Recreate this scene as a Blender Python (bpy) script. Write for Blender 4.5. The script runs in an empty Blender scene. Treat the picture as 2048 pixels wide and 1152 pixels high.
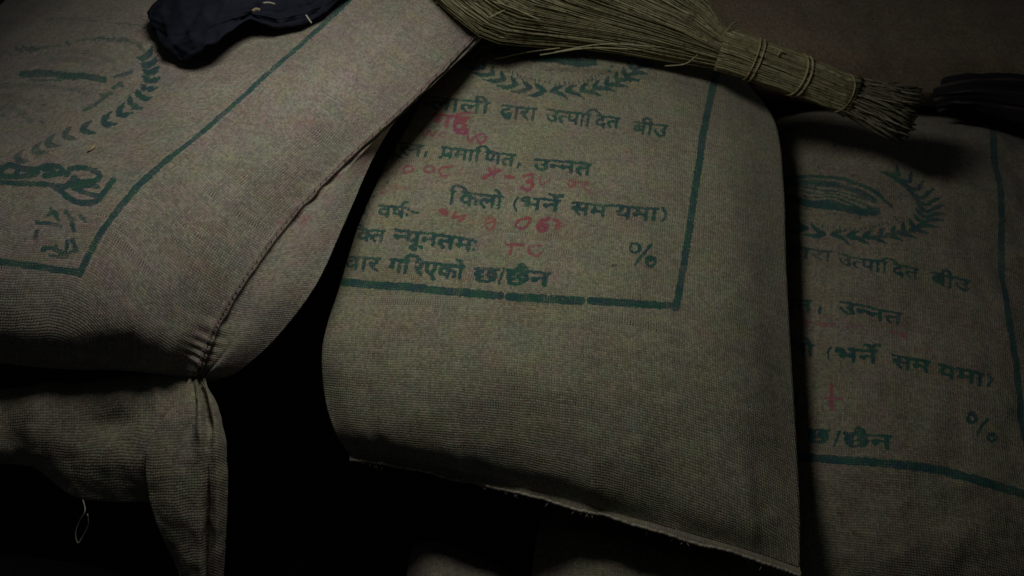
import bpy, bmesh, math, random
import numpy as np
from mathutils import Vector, noise as mnoise

S = bpy.context.scene
COL = S.collection
random.seed(7)
RNG = np.random.RandomState(7)

# ------------------------------------------------------------------ camera
ELEV = math.radians(50.0)
DIST = 0.90
TARGET = Vector((0.0, 0.0, 0.40))
CAM = Vector((0.0, -DIST * math.cos(ELEV), TARGET.z + DIST * math.sin(ELEV)))
cam_d = bpy.data.cameras.new('camera')
cam_d.sensor_width = 36.0
cam_d.lens = 18.0 / math.tan(math.radians(30.0))
cam_d.clip_start = 0.02
cam_d.clip_end = 100.0
cam_o = bpy.data.objects.new('camera', cam_d)
cam_o.location = CAM
cam_o.rotation_euler = (math.pi / 2 - ELEV, 0, 0)
COL.objects.link(cam_o)
S.camera = cam_o
cam_d.dof.use_dof = True
cam_d.dof.focus_distance = 0.86
cam_d.dof.aperture_fstop = 9.0

# ------------------------------------------------------------------ light
W = bpy.data.worlds.new('World')
S.world = W
W.use_nodes = True
bg = W.node_tree.nodes['Background']
bg.inputs['Color'].default_value = (0.75, 0.85, 1.0, 1)
bg.inputs['Strength'].default_value = 0.011

lamp = bpy.data.lights.new('hanging_bulb', 'AREA')
lamp.shape = 'DISK'
lamp.size = 0.22
lamp.energy = 1.28
lamp.color = (1.0, 0.985, 0.95)
lamp_o = bpy.data.objects.new('hanging_bulb', lamp)
lamp_o.location = (-0.13, 0.19, 0.97)
lamp_o.rotation_euler = (Vector((-0.05, 0.0, 0.42)) - Vector(lamp_o.location)).to_track_quat('-Z', 'Y').to_euler()
COL.objects.link(lamp_o)

S.view_settings.view_transform = 'Standard'
S.view_settings.look = 'None'
S.view_settings.exposure = 0.0
S.view_settings.gamma = 1.0
S.cycles.filter_width = 1.45
S.cycles.max_bounces = 4

# ------------------------------------------------------------------ helpers
FPX = 1024.0 / math.tan(math.radians(30.0))
FWD = np.array([0, math.cos(ELEV), -math.sin(ELEV)])
UPV = np.array([0, math.sin(ELEV), math.cos(ELEV)])
CAMN = np.array(CAM)


def world(px, py, z):
    """point of the place seen at photo pixel (px, py) at height z (arrays allowed)"""
    px, py, z = np.asarray(px, float), np.asarray(py, float), np.asarray(z, float)
    d = (FWD[None] + ((px - 1024) / FPX).reshape(-1, 1) * np.array([1.0, 0, 0])
         + ((576 - py) / FPX).reshape(-1, 1) * UPV)
    t = (z.reshape(-1) - CAMN[2]) / d[:, 2]
    return CAMN + d * t[:, None]


def weights(n_nodes, n):
    """Catmull-Rom sampling matrix with extrapolated end nodes"""
    M = np.zeros((n, n_nodes))
    for k in range(n):
        x = k / (n - 1) * (n_nodes - 1)
        i = min(int(x), n_nodes - 2)
        f = x - i
        w = [-.5 * f + f * f - .5 * f ** 3, 1 - 2.5 * f * f + 1.5 * f ** 3,
             .5 * f + 2 * f * f - 1.5 * f ** 3, -.5 * f * f + .5 * f ** 3]
        for a, wa in zip(range(i - 1, i + 3), w):
            if a < 0:
                M[k, 0] += 2 * wa; M[k, 1] -= wa
            elif a >= n_nodes:
                M[k, -1] += 2 * wa; M[k, -2] -= wa
            else:
                M[k, a] += wa
    return M


def linear(n_nodes, n):
    x = np.linspace(0, n_nodes - 1, n)
    return np.maximum(0, 1 - np.abs(x[:, None] - np.arange(n_nodes)[None]))


def sample(nodes, nr, nc):
    A = np.array(nodes, float)
    return np.einsum('ir,rck,jc->ijk', weights(A.shape[0], nr), A, weights(A.shape[1], nc))


def line_pts(pts, n):
    A = np.array(pts, float)
    return weights(len(A), n) @ A


def empty(name, loc, label, cat, group=None):
    o = bpy.data.objects.new(name, None)
    COL.objects.link(o)
    o.location = loc
    o.empty_display_size = 0.05
    tag(o, label, cat, group)
    return o


def tag(o, label, cat, group=None):
    o['label'] = label
    o['category'] = cat
    if group:
        o['group'] = group
    return o


def mesh_obj(name, verts, faces, mat, parent=None, uvs=None, smooth=True, kind=None):
    me = bpy.data.meshes.new(name)
    me.from_pydata([tuple(v) for v in verts], [], faces)
    if uvs:
        loops = np.zeros(len(me.loops), dtype=np.int32)
        me.loops.foreach_get('vertex_index', loops)
        for uname, arr in uvs.items():
            l = me.uv_layers.new(name=uname)
            l.data.foreach_set('uv', np.asarray(arr, np.float32)[loops].ravel())
    me.update()
    bm = bmesh.new(); bm.from_mesh(me)
    bmesh.ops.recalc_face_normals(bm, faces=bm.faces)
    bm.to_mesh(me); bm.free()
    if smooth:
        me.polygons.foreach_set('use_smooth', np.ones(len(me.polygons), bool))
    me.materials.append(mat)
    o = bpy.data.objects.new(name, me)
    COL.objects.link(o)
    if parent:
        o.parent = parent
        o.matrix_parent_inverse.identity()
        o.location = -parent.location
    if kind:
        o['kind'] = kind
    return o


def grid_normals(P):
    du = np.gradient(P, axis=1); dv = np.gradient(P, axis=0)
    n = np.cross(du, dv)
    n /= np.linalg.norm(n, axis=2, keepdims=True) + 1e-12
    if n[..., 2].mean() < 0:
        n = -n
    return n


def fbm(P, scale, seed=0.0, octs=2):
    sh = P.shape[:2]
    out = np.zeros(sh[0] * sh[1])
    F = P.reshape(-1, 3)
    for k, p in enumerate(F):
        q = Vector((p[0] * scale + seed, p[1] * scale - seed, p[2] * scale + 2 * seed))
        v = mnoise.noise(q)
        if octs > 1:
            v += 0.5 * mnoise.noise(q * 2.1)
        out[k] = v
    return out.reshape(sh)


def arc_uv(P):
    """cloth coordinates in metres, measured along the threads"""
    nr, nc = P.shape[:2]
    U = np.zeros((nr, nc)); V = np.zeros((nr, nc))
    U[:, 1:] = np.cumsum(np.linalg.norm(np.diff(P, axis=1), axis=2), axis=1)
    V[1:, :] = np.cumsum(np.linalg.norm(np.diff(P, axis=0), axis=2), axis=0)
    U -= U[:, nc // 2:nc // 2 + 1]
    V = 0.5 * V + 0.5 * V.mean(axis=1, keepdims=True)
    return np.stack([U, V], axis=2)


def grid_faces(nr, nc, off=0, flip=False):
    f = []
    for i in range(nr - 1):
        for j in range(nc - 1):
            a = off + i * nc + j
            q = (a, a + 1, a + nc + 1, a + nc)
            f.append(q[::-1] if flip else q)
    return f


# ------------------------------------------------------------------ tubes
class Tubes:
    def __init__(self):
        self.v, self.f, self.c = [], [], []

    def add(self, pts, r, sides=4, col=0.5, taper=None):
        pts = np.asarray(pts, float)
        n = len(pts)
        T = np.gradient(pts, axis=0)
        T /= np.linalg.norm(T, axis=1, keepdims=True) + 1e-12
        ref = np.array([0.13, 0.27, 0.95])
        if abs(T[0] @ ref) > 0.9:
            ref = np.array([0.9, 0.3, 0.1])
        A = np.cross(T, ref); A /= np.linalg.norm(A, axis=1, keepdims=True) + 1e-12
        B = np.cross(T, A)
        rr = np.broadcast_to(np.asarray(r, float), (n,))
        o = len(self.v)
        ang = np.arange(sides) * 2 * math.pi / sides
        ring = (A[:, None] * np.cos(ang)[None, :, None] + B[:, None] * np.sin(ang)[None, :, None]) * rr[:, None, None]
        self.v.extend((pts[:, None] + ring).reshape(-1, 3))
        self.c.extend([col] * (n * sides))
        for i in range(n - 1):
            for k in range(sides):
                a = o + i * sides + k; b = o + i * sides + (k + 1) % sides
                self.f.append((a, b, b + sides, a + sides))
        self.f.append(tuple(o + k for k in range(sides))[::-1])
        self.f.append(tuple(o + (n - 1) * sides + k for k in range(sides)))

    def build(self, name, mat, parent=None, kind=None):
        o = mesh_obj(name, self.v, self.f, mat, parent, kind=kind)
        a = o.data.attributes.new('tone', 'FLOAT', 'POINT')
        a.data.foreach_set('value', np.asarray(self.c, np.float32))
        return o


# ------------------------------------------------------------------ print: glyphs and canvas
_glyph = {}


def glyph(ch):
    """outline triangles of one character and its advance, in em"""
    if ch in _glyph:
        return _glyph[ch]

    def get(s):
        c = bpy.data.curves.new('lettering_source', 'FONT'); c.body = s; c.size = 1
        o = bpy.data.objects.new('lettering_source', c); COL.objects.link(o)
        bpy.context.view_layer.update()
        m = o.evaluated_get(bpy.context.evaluated_depsgraph_get()).to_mesh()
        m.calc_loop_triangles()
        v = np.array([w.co[:2] for w in m.vertices], float).reshape(-1, 2)
        t = np.array([t.vertices[:] for t in m.loop_triangles], int).reshape(-1, 3)
        bpy.data.objects.remove(o); bpy.data.curves.remove(c)
        return v, t
    v, t = get(ch)
    w, _ = get(ch + '।')
    bar, _ = get('।')
    adv = w[:, 0].max() - bar[:, 0].max()
    _glyph[ch] = (v, t, adv)
    return _glyph[ch]


def layout(word):
    """[(verts, tris)] in em for a word; ~x half letter, & below-letter, ^ reph, _ rakar"""
    out, x, i = [], 0.0, 0
    while i < len(word):
        ch = word[i]
        if ch == '~':
            i += 1
            v, t, a = glyph(word[i])
            v = v.copy(); lim = a - 0.20
            v[:, 0] = np.minimum(v[:, 0], lim)
            out.append((v + [x, 0], t)); x += lim - 0.01
        elif ch == '&':
            i += 1
            v, t, a = glyph(word[i])
            out.append((v * 0.55 + [x - 0.36, -0.12], t))
        elif ch == '^':
            v, t, a = glyph('े')
            v = v.copy(); v[:, 0] = -v[:, 0] - 0.32
            out.append((v[:, :] + [x, 0.0], t[:, ::-1]))
        elif ch == '_':
            v = np.array([[-.62, .03], [-.54, -.03], [-.20, .25], [-.20, .34]])
            out.append((v + [x, 0], np.array([[0, 1, 2], [0, 2, 3]])))
        else:
            v, t, a = glyph(ch)
            out.append((v + [x, 0], t)); x += a
        i += 1
    return out, x


class Canvas:
    """ink laid out over a window given in photo pixels (K samples per pixel)"""
    def __init__(self, x0, y0, x1, y1, K=2):
        self.x0, self.y0, self.K = x0, y0, K
        self.w, self.h = int((x1 - x0) * K), int((y1 - y0) * K)
        self.ch = [np.zeros((self.h, self.w), np.float32) for _ in range(3)]

    def _to(self, P):
        return (np.asarray(P, float) - [self.x0, self.y0]) * self.K

    def stroke(self, pts, w, c=0, val=1.0, soft=2.0, smooth=True):
        pts = np.asarray(pts, float)
        if smooth and len(pts) > 2:
            pts = line_pts(pts, 8 * len(pts))
        pts = self._to(pts)
        ws = np.broadcast_to(np.asarray(w, float) * self.K / 2, (len(pts),))
        so = soft * self.K / 2
        A = self.ch[c]
        for k in range(len(pts) - 1):
            a, b = pts[k], pts[k + 1]
            r = ws[k] + so + 1
            xa, xb = int(max(0, min(a[0], b[0]) - r)), int(min(self.w, max(a[0], b[0]) + r + 1))
            ya, yb = int(max(0, min(a[1], b[1]) - r)), int(min(self.h, max(a[1], b[1]) + r + 1))
            if xa >= xb or ya >= yb:
                continue
            X, Y = np.meshgrid(np.arange(xa, xb), np.arange(ya, yb))
            d = b - a; L = d @ d + 1e-9
            t = np.clip(((X - a[0]) * d[0] + (Y - a[1]) * d[1]) / L, 0, 1)
            dist = np.hypot(X - a[0] - t * d[0], Y - a[1] - t * d[1])
            m = np.clip((ws[k] - dist) / so + 0.5, 0, 1) * val
            A[ya:yb, xa:xb] = np.maximum(A[ya:yb, xa:xb], m)

    def blob(self, x, y, rx, ry, c=0, val=1.0, rot=0.0):
        (cx, cy), K = self._to([x, y]), self.K
        R = max(rx, ry) * K * 1.6
        xa, xb = int(max(0, cx - R)), int(min(self.w, cx + R)); ya, yb = int(max(0, cy - R)), int(min(self.h, cy + R))
        if xa >= xb or ya >= yb:
            return
        X, Y = np.meshgrid(np.arange(xa, xb) - cx, np.arange(ya, yb) - cy)
        u = (X * math.cos(rot) + Y * math.sin(rot)) / (rx * K); v = (-X * math.sin(rot) + Y * math.cos(rot)) / (ry * K)
        m = np.clip(1.25 - np.hypot(u, v), 0, 1) * val
        A = self.ch[c]
        A[ya:yb, xa:xb] = np.maximum(A[ya:yb, xa:xb], m)

    def fill(self, V, T, layer):
        V = self._to(V)
        for t in T:
            a, b, c = V[t]
            xa, xb = int(max(0, min(a[0], b[0], c[0]))), int(min(self.w, max(a[0], b[0], c[0]) + 2))
            ya, yb = int(max(0, min(a[1], b[1], c[1]))), int(min(self.h, max(a[1], b[1], c[1]) + 2))
            if xa >= xb or ya >= yb:
                continue
            X, Y = np.meshgrid(np.arange(xa, xb), np.arange(ya, yb))
            e = [(q[0] - p[0]) * (Y - p[1]) - (q[1] - p[1]) * (X - p[0]) for p, q in ((a, b), (b, c), (c, a))]
            m = ((e[0] >= -.5) & (e[1] >= -.5) & (e[2] >= -.5)) | ((e[0] <= .5) & (e[1] <= .5) & (e[2] <= .5))
            layer[ya:yb, xa:xb][m] = 1.0

    def word(self, s, x0, y0, x1, y1, h, c=0, val=1.0, bold=1.0, lean=(-0.17, 1.0)):
        """word with its head line from (x0,y0) to (x1,y1), letters h pixels tall"""
        g, wid = layout(s)
        ex = np.array([x1 - x0, y1 - y0]) / wid
        ey = np.array(lean) * h / 0.622
        lay = np.zeros_like(self.ch[0])
        for v, t in g:
            self.fill(np.array([x0, y0]) + v[:, :1] * ex + (0.622 - v[:, 1:]) * ey, t, lay)
        ys, xs = np.nonzero(lay)
        if not len(ys):
            return
        pad = 14
        ya, yb, xa, xb = max(0, ys.min() - pad), ys.max() + pad, max(0, xs.min() - pad), xs.max() + pad
        L = blur(lay[ya:yb, xa:xb], bold * 1.8 * self.K)
        L = np.clip((L - 0.09) / 0.28, 0, 1) * val
        A = self.ch[c]
        A[ya:yb, xa:xb] = np.maximum(A[ya:yb, xa:xb], L)


def blur(A, s):
    r = max(1, int(3 * s))
    k = np.exp(-np.arange(-r, r + 1) ** 2 / (2 * s * s)); k /= k.sum()
    P = np.pad(A, r)
    P = sum(k[i] * P[i:i + A.shape[0], :] for i in range(2 * r + 1))
    return sum(k[i] * P[:, i:i + A.shape[1]] for i in range(2 * r + 1)).astype(np.float32)


def bake(name, nodes, canv, N=1300):
    """print image in the sack's own cloth coordinates"""
    P = sample(nodes, N, N)
    fx = (P[..., 0] - canv.x0) * canv.K; fy = (P[..., 1] - canv.y0) * canv.K
    ok = (fx > 0) & (fy > 0) & (fx < canv.w - 2) & (fy < canv.h - 2)
    ix = np.clip(fx.astype(int), 0, canv.w - 2); iy = np.clip(fy.astype(int), 0, canv.h - 2)
    ax, ay = np.clip(fx - ix, 0, 1), np.clip(fy - iy, 0, 1)
    out = np.zeros((N, N, 4), np.float32); out[..., 3] = 1
    for c in range(3):
        A = blur(canv.ch[c], 0.8)
        v = (A[iy, ix] * (1 - ax) * (1 - ay) + A[iy, ix + 1] * ax * (1 - ay)
             + A[iy + 1, ix] * (1 - ax) * ay + A[iy + 1, ix + 1] * ax * ay)
        out[..., c] = v * ok
    out[:2] = out[-2:] = 0; out[:, :2] = out[:, -2:] = 0
    out[..., 3] = 1
    img = bpy.data.images.new(name, N, N, float_buffer=False)
    img.colorspace_settings.name = 'Non-Color'
    img.pixels.foreach_set(out.ravel())
    img.update(); img.pack()
    return img


# ------------------------------------------------------------------ materials
def nodes_of(name):
    m = bpy.data.materials.new(name); m.use_nodes = True
    nt = m.node_tree
    return m, nt, nt.nodes, nt.links, nt.nodes['Principled BSDF']


class NB:
    """small node builder"""
    def __init__(self, nt):
        self.nt, self.n, self.l = nt, nt.nodes, nt.links

    def put(self, sock, v):
        if hasattr(v, 'links'):
            self.l.new(v, sock)
        else:
            sock.default_value = v

    def math(self, op, a, b=0.0, c=0.0, clamp=False):
        n = self.n.new('ShaderNodeMath'); n.operation = op; n.use_clamp = clamp
        for s, v in zip(n.inputs, (a, b, c)):
            self.put(s, v)
        return n.outputs[0]

    def mix(self, f, a, b, mode='MIX'):
        n = self.n.new('ShaderNodeMix'); n.data_type = 'RGBA'; n.blend_type = mode
        self.put(n.inputs[0], f); self.put(n.inputs[6], a); self.put(n.inputs[7], b)
        return n.outputs[2]

    def noise(self, vec, scale, detail=3, rough=0.6, out=0):
        n = self.n.new('ShaderNodeTexNoise')
        self.put(n.inputs['Vector'], vec)
        n.inputs['Scale'].default_value = scale; n.inputs['Detail'].default_value = detail
        n.inputs['Roughness'].default_value = rough
        return n.outputs[out]

    def white(self, v, dims='1D'):
        n = self.n.new('ShaderNodeTexWhiteNoise'); n.noise_dimensions = dims
        if dims == '1D':
            self.put(n.inputs['W'], v)
        else:
            self.put(n.inputs['Vector'], v)
        return n.outputs[0]

    def comb(self, x, y, z=0.0):
        n = self.n.new('ShaderNodeCombineXYZ')
        for s, v in zip(n.inputs, (x, y, z)):
            self.put(s, v)
        return n.outputs[0]

    def smooth(self, v, a, b):
        n = self.n.new('ShaderNodeMapRange'); n.interpolation_type = 'SMOOTHSTEP'
        self.put(n.inputs[0], v); n.inputs[1].default_value = a; n.inputs[2].default_value = b
        return n.outputs[0]


def burlap(name, base=(0.335, 0.313, 0.208), img=None, pitch=0.0025, seed=0.0, mottle=1.0):
    m, nt, N, L, bsdf = nodes_of(name)
    b = NB(nt)
    uv = N.new('ShaderNodeUVMap'); uv.uv_map = 'cloth'
    sep = N.new('ShaderNodeSeparateXYZ'); L.new(uv.outputs[0], sep.inputs[0])
    wob = b.noise(uv.outputs[0], 55, 2, 0.5, out=1)
    sw = N.new('ShaderNodeSeparateColor'); L.new(wob, sw.inputs[0])
    U = b.math('ADD', sep.outputs[0], b.math('MULTIPLY', b.math('SUBTRACT', sw.outputs[0], .5), .0042))
    V = b.math('ADD', sep.outputs[1], b.math('MULTIPLY', b.math('SUBTRACT', sw.outputs[1], .5), .0042))
    su = b.math('ADD', b.math('DIVIDE', U, pitch), 400.3 + seed)
    sv = b.math('ADD', b.math('DIVIDE', V, pitch), 300.7 + seed)
    iu, iv = b.math('FLOOR', su), b.math('FLOOR', sv)
    hu = b.math('SINE', b.math('MULTIPLY', b.math('FRACT', su), math.pi))
    hv = b.math('SINE', b.math('MULTIPLY', b.math('FRACT', sv), math.pi))
    ru, rv = b.white(iu), b.white(b.math('ADD', iv, 71.37))
    cell = b.white(b.comb(iu, iv, seed), '3D')
    chk = b.math('MODULO', b.math('ADD', iu, iv), 2.0)
    # over-under weave height
    h = N.new('ShaderNodeMix'); h.data_type = 'FLOAT'
    L.new(chk, h.inputs[0]); L.new(hu, h.inputs[2]); L.new(hv, h.inputs[3])
    hgt = b.math('MULTIPLY', h.outputs[0], b.math('ADD', .6, b.math('MULTIPLY', hu, hv)))
    # slubby threads, open gaps along some weft threads
    thr = N.new('ShaderNodeMix'); thr.data_type = 'FLOAT'
    L.new(chk, thr.inputs[0]); L.new(ru, thr.inputs[2]); L.new(rv, thr.inputs[3])
    patch = b.smooth(b.noise(uv.outputs[0], 9, 3, .6), .42, .62)
    gaprow = b.math('MULTIPLY', b.smooth(rv, .62, .86), b.smooth(cell, .35, .75))
    gap = b.math('MULTIPLY', gaprow, b.math('MULTIPLY', patch, b.smooth(hu, .95, .3)))
    light = b.math('ADD', b.math('MULTIPLY', hgt, .18),
                   b.math('ADD', b.math('MULTIPLY', thr.outputs[0], .17), b.math('ADD', b.math('MULTIPLY', cell, .48), b.math('MULTIPLY', b.noise(uv.outputs[0], 750, 2, .6), .46))))
    light = b.math('ADD', light, .30)
    light = b.math('MULTIPLY', light, b.math('SUBTRACT', 1.0, b.math('MULTIPLY', gap, .85)))
    # uneven jute colour
    big = b.noise(uv.outputs[0], 30 + seed * .1, 4, .65, out=1)
    fine = b.noise(uv.outputs[0], 170, 2, .6, out=1)
    tint = b.mix(.42, big, fine)
    hs = N.new('ShaderNodeHueSaturation'); hs.inputs['Saturation'].default_value = 1.25
    L.new(tint, hs.inputs['Color'])
    amt = .33 * mottle
    tintm = b.mix(amt, (1, 1, 1, 1), b.mix(1.0, hs.outputs[0], (2.0, 2.0, 2.0, 1), 'MULTIPLY'))
    c = b.mix(1.0, (*base, 1), tintm, 'MULTIPLY')
    lum = b.math('ADD', .72, b.math('MULTIPLY', b.noise(uv.outputs[0], 14, 4, .62), .56))
    sp = N.new('ShaderNodeCombineColor')
    lt = b.math('MULTIPLY', light, lum)
    for k in range(3):
        L.new(lt, sp.inputs[k])
    c = b.mix(1.0, c, sp.outputs[0], 'MULTIPLY')
    # scattered pale and dark fibres
    fib = b.noise(b.comb(b.math('MULTIPLY', U, 350), b.math('MULTIPLY', V, 1500)), 1.0, 2, .6)
    c = b.mix(b.math('MULTIPLY', b.smooth(fib, .62, .74), .6), c, (.50, .46, .36, 1))
    spk = b.noise(uv.outputs[0], 420, 1, .5)
    c = b.mix(b.math('MULTIPLY', b.smooth(spk, .70, .77), .6), c, (.06, .05, .04, 1))
    if img:
        up = N.new('ShaderNodeUVMap'); up.uv_map = 'print'
        it = N.new('ShaderNodeTexImage'); it.image = img; it.extension = 'CLIP'
        wr = b.noise(uv.outputs[0], 260, 2, .6, out=1)
        vm = N.new('ShaderNodeVectorMath'); vm.operation = 'MULTIPLY_ADD'
        L.new(wr, vm.inputs[0]); vm.inputs[1].default_value = (.0075, .0075, 0)
        vs = N.new('ShaderNodeVectorMath'); vs.operation = 'ADD'; L.new(up.outputs[0], vs.inputs[0]); vs.inputs[1].default_value = (-.00375, -.00375, 0)
        L.new(vs.outputs[0], vm.inputs[2]); L.new(vm.outputs[0], it.inputs['Vector'])
        si = N.new('ShaderNodeSeparateColor'); L.new(it.outputs[0], si.inputs[0])
        brk = b.noise(uv.outputs[0], 330, 3, .7)
        wear = b.noise(uv.outputs[0], 45, 3, .6)
        brk2 = b.math('ADD', b.math('MULTIPLY', b.math('SUBTRACT', brk, .5), 1.5),
                      b.math('MULTIPLY', b.math('SUBTRACT', hgt, .75), .6))
        brk2 = b.math('ADD', brk2, b.math('MULTIPLY', b.math('SUBTRACT', wear, .5), 1.3))
        gcol = b.mix(b.smooth(b.noise(uv.outputs[0], 60, 2, .5), .35, .65), (.013, .110, .070, 1), (.010, .072, .085, 1))
        ink = b.math('MULTIPLY', b.smooth(b.math('ADD', si.outputs[0], b.math('MULTIPLY', brk2, b.math('MULTIPLY', si.outputs[0], 1.2))), .14, .74), .93)
        c = b.mix(ink, c, gcol)
        pink = b.math('MULTIPLY', b.smooth(b.math('ADD', si.outputs[1], b.math('MULTIPLY', brk2, b.math('MULTIPLY', si.outputs[1], 1.1))), .08, .85), .85)
        pcol = b.mix(b.smooth(wear, .42, .58), (.33, .040, .13, 1), (.36, .07, .085, 1))
        c = b.mix(pink, c, pcol)
        c = b.mix(b.math('MULTIPLY', si.outputs[2], .85), c, (.035, .022, .012, 1))
    L.new(c, bsdf.inputs['Base Color'])
    bsdf.inputs['Roughness'].default_value = 0.92
    bsdf.inputs['Specular IOR Level'].default_value = 0.15
    bsdf.inputs['Sheen Weight'].default_value = 0.12
    bsdf.inputs['Sheen Roughness'].default_value = 0.6
    bp = N.new('ShaderNodeBump'); bp.inputs['Strength'].default_value = 0.36; bp.inputs['Distance'].default_value = 0.0011
    hh = b.math('ADD', hgt, b.math('MULTIPLY', b.noise(uv.outputs[0], 900, 2, .6), .6))
    hh = b.math('SUBTRACT', hh, b.math('MULTIPLY', gap, 1.2))
    L.new(hh, bp.inputs['Height']); L.new(bp.outputs[0], bsdf.inputs['Normal'])
    return m


def straw_mat(name, a, c2, rough=.55):
    m, nt, N, L, bsdf = nodes_of(name)
    b = NB(nt)
    at = N.new('ShaderNodeAttribute'); at.attribute_name = 'tone'
    tc = N.new('ShaderNodeTexCoord')
    col = b.mix(at.outputs['Fac'], (*a, 1), (*c2, 1))
    n = b.noise(tc.outputs['Object'], 160, 3, .6)
    col = b.mix(b.smooth(n, .45, .75), col, (a[0] * .6, a[1] * .62, a[2] * .6, 1))
    L.new(col, bsdf.inputs['Base Color'])
    bsdf.inputs['Roughness'].default_value = rough
    bsdf.inputs['Specular IOR Level'].default_value = .3
    return m


def cloth_mat(name, col, col2, rough=.9, sc=900):
    m, nt, N, L, bsdf = nodes_of(name)
    b = NB(nt)
    tc = N.new('ShaderNodeTexCoord')
    n = b.noise(tc.outputs['Object'], 40, 4, .6)
    L.new(b.mix(b.smooth(n, .35, .65), (*col, 1), (*col2, 1)), bsdf.inputs['Base Color'])
    bsdf.inputs['Roughness'].default_value = rough
    bsdf.inputs['Specular IOR Level'].default_value = .2
    bp = N.new('ShaderNodeBump'); bp.inputs['Strength'].default_value = .4; bp.inputs['Distance'].default_value = .001
    L.new(b.noise(tc.outputs['Object'], sc, 3, .6), bp.inputs['Height']); L.new(bp.outputs[0], bsdf.inputs['Normal'])
    return m


# ------------------------------------------------------------------ ground
m_ground, nt, N_, L_, bs_ = nodes_of('packed_earth')
b_ = NB(nt)
tc_ = N_.new('ShaderNodeTexCoord')
L_.new(b_.mix(b_.noise(tc_.outputs['Object'], 9, 5, .6), (.030, .024, .019, 1), (.060, .049, .038, 1)), bs_.inputs['Base Color'])
bs_.inputs['Roughness'].default_value = .95
bpn = N_.new('ShaderNodeBump'); bpn.inputs['Distance'].default_value = .01
L_.new(b_.noise(tc_.outputs['Object'], 40, 5, .65), bpn.inputs['Height']); L_.new(bpn.outputs[0], bs_.inputs['Normal'])
gx, gy = np.meshgrid(np.linspace(-6, 6, 41), np.linspace(-6, 6, 41))
gz = np.array([[0.012 * mnoise.noise(Vector((x * 1.7, y * 1.7, 3))) for x, y in zip(r, q)] for r, q in zip(gx, gy)])
g = mesh_obj('ground', np.stack([gx, gy, gz], 2).reshape(-1, 3), grid_faces(41, 41), m_ground)
g['kind'] = 'structure'

# ------------------------------------------------------------------ sacks
def sack_body(name, nodes, mat, parent, n=(150, 150), thick=.13, bump=.004, seed=0.0, zmin=None, extra=None, lean=(0, .5)):
    nr, nc = n
    Q = sample(nodes, nr, nc)
    P = world(Q[..., 0].ravel(), Q[..., 1].ravel(), Q[..., 2].ravel()).reshape(nr, nc, 3)
    uv = arc_uv(P)
    u = np.linspace(0, 1, nc)[None, :]; v = np.linspace(0, 1, nr)[:, None]
    edge = np.clip(np.minimum(np.minimum(u, 1 - u), np.minimum(v, 1 - v)) / .10, 0, 1)
    Nn = grid_normals(P)
    d = bump * fbm(P, 16, seed) + bump * .45 * fbm(P, 45, seed + 5)
    if extra is not None:
        d = d + extra(u, v, P)
    top = P + Nn * (d * edge)[..., None]
    # underside: patch over the rim, sunk and flattened where it rests on what is below
    R = top
    coons = (R[0][None] * (1 - v)[..., None] + R[-1][None] * v[..., None]
             + R[:, 0][:, None] * (1 - u)[..., None] + R[:, -1][:, None] * u[..., None]
             - (R[0, 0] * ((1 - u) * (1 - v))[..., None] + R[0, -1] * (u * (1 - v))[..., None]
                + R[-1, 0] * ((1 - u) * v)[..., None] + R[-1, -1] * (u * v)[..., None]))
    e = np.clip(16 * u * (1 - u) * v * (1 - v), 0, 1) ** .38
    bot = coons.copy()
    bot[..., 2] -= thick * e
    bot[..., 0] += lean[0] * thick * e
    bot[..., 1] += lean[1] * thick * e
    if zmin is not None:
        bot[..., 2] = np.maximum(bot[..., 2], zmin)
    bot[..., 2] = np.minimum(bot[..., 2], top[..., 2] - 1e-4 * edge)
    k = 3
    ii = sorted(set(range(0, nr, k)) | {nr - 1}); jj = sorted(set(range(0, nc, k)) | {nc - 1})
    V = [p for p in top.reshape(-1, 3)]
    UV1 = list(uv.reshape(-1, 2)); UV2 = [(j / (nc - 1), i / (nr - 1)) for i in range(nr) for j in range(nc)]
    F = grid_faces(nr, nc)
    # bottom shares rim vertices exactly
    bid = {}
    for i in range(nr):
        for j in range(nc):
            if i in (0, nr - 1) or j in (0, nc - 1):
                bid[i, j] = i * nc + j
            else:
                bid[i, j] = len(V); V.append(bot[i, j]); UV1.append(uv[i, j] + [1.7, .9]); UV2.append((-1, -1))
    for i in range(nr - 1):
        for j in range(nc - 1):
            F.append((bid[i, j], bid[i + 1, j], bid[i + 1, j + 1], bid[i, j + 1]))
    o = mesh_obj(name, V, F, mat, parent, {'cloth': UV1, 'print': UV2})
    return o, top


GROUP = 'printed jute grain sacks in the pile'

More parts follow.
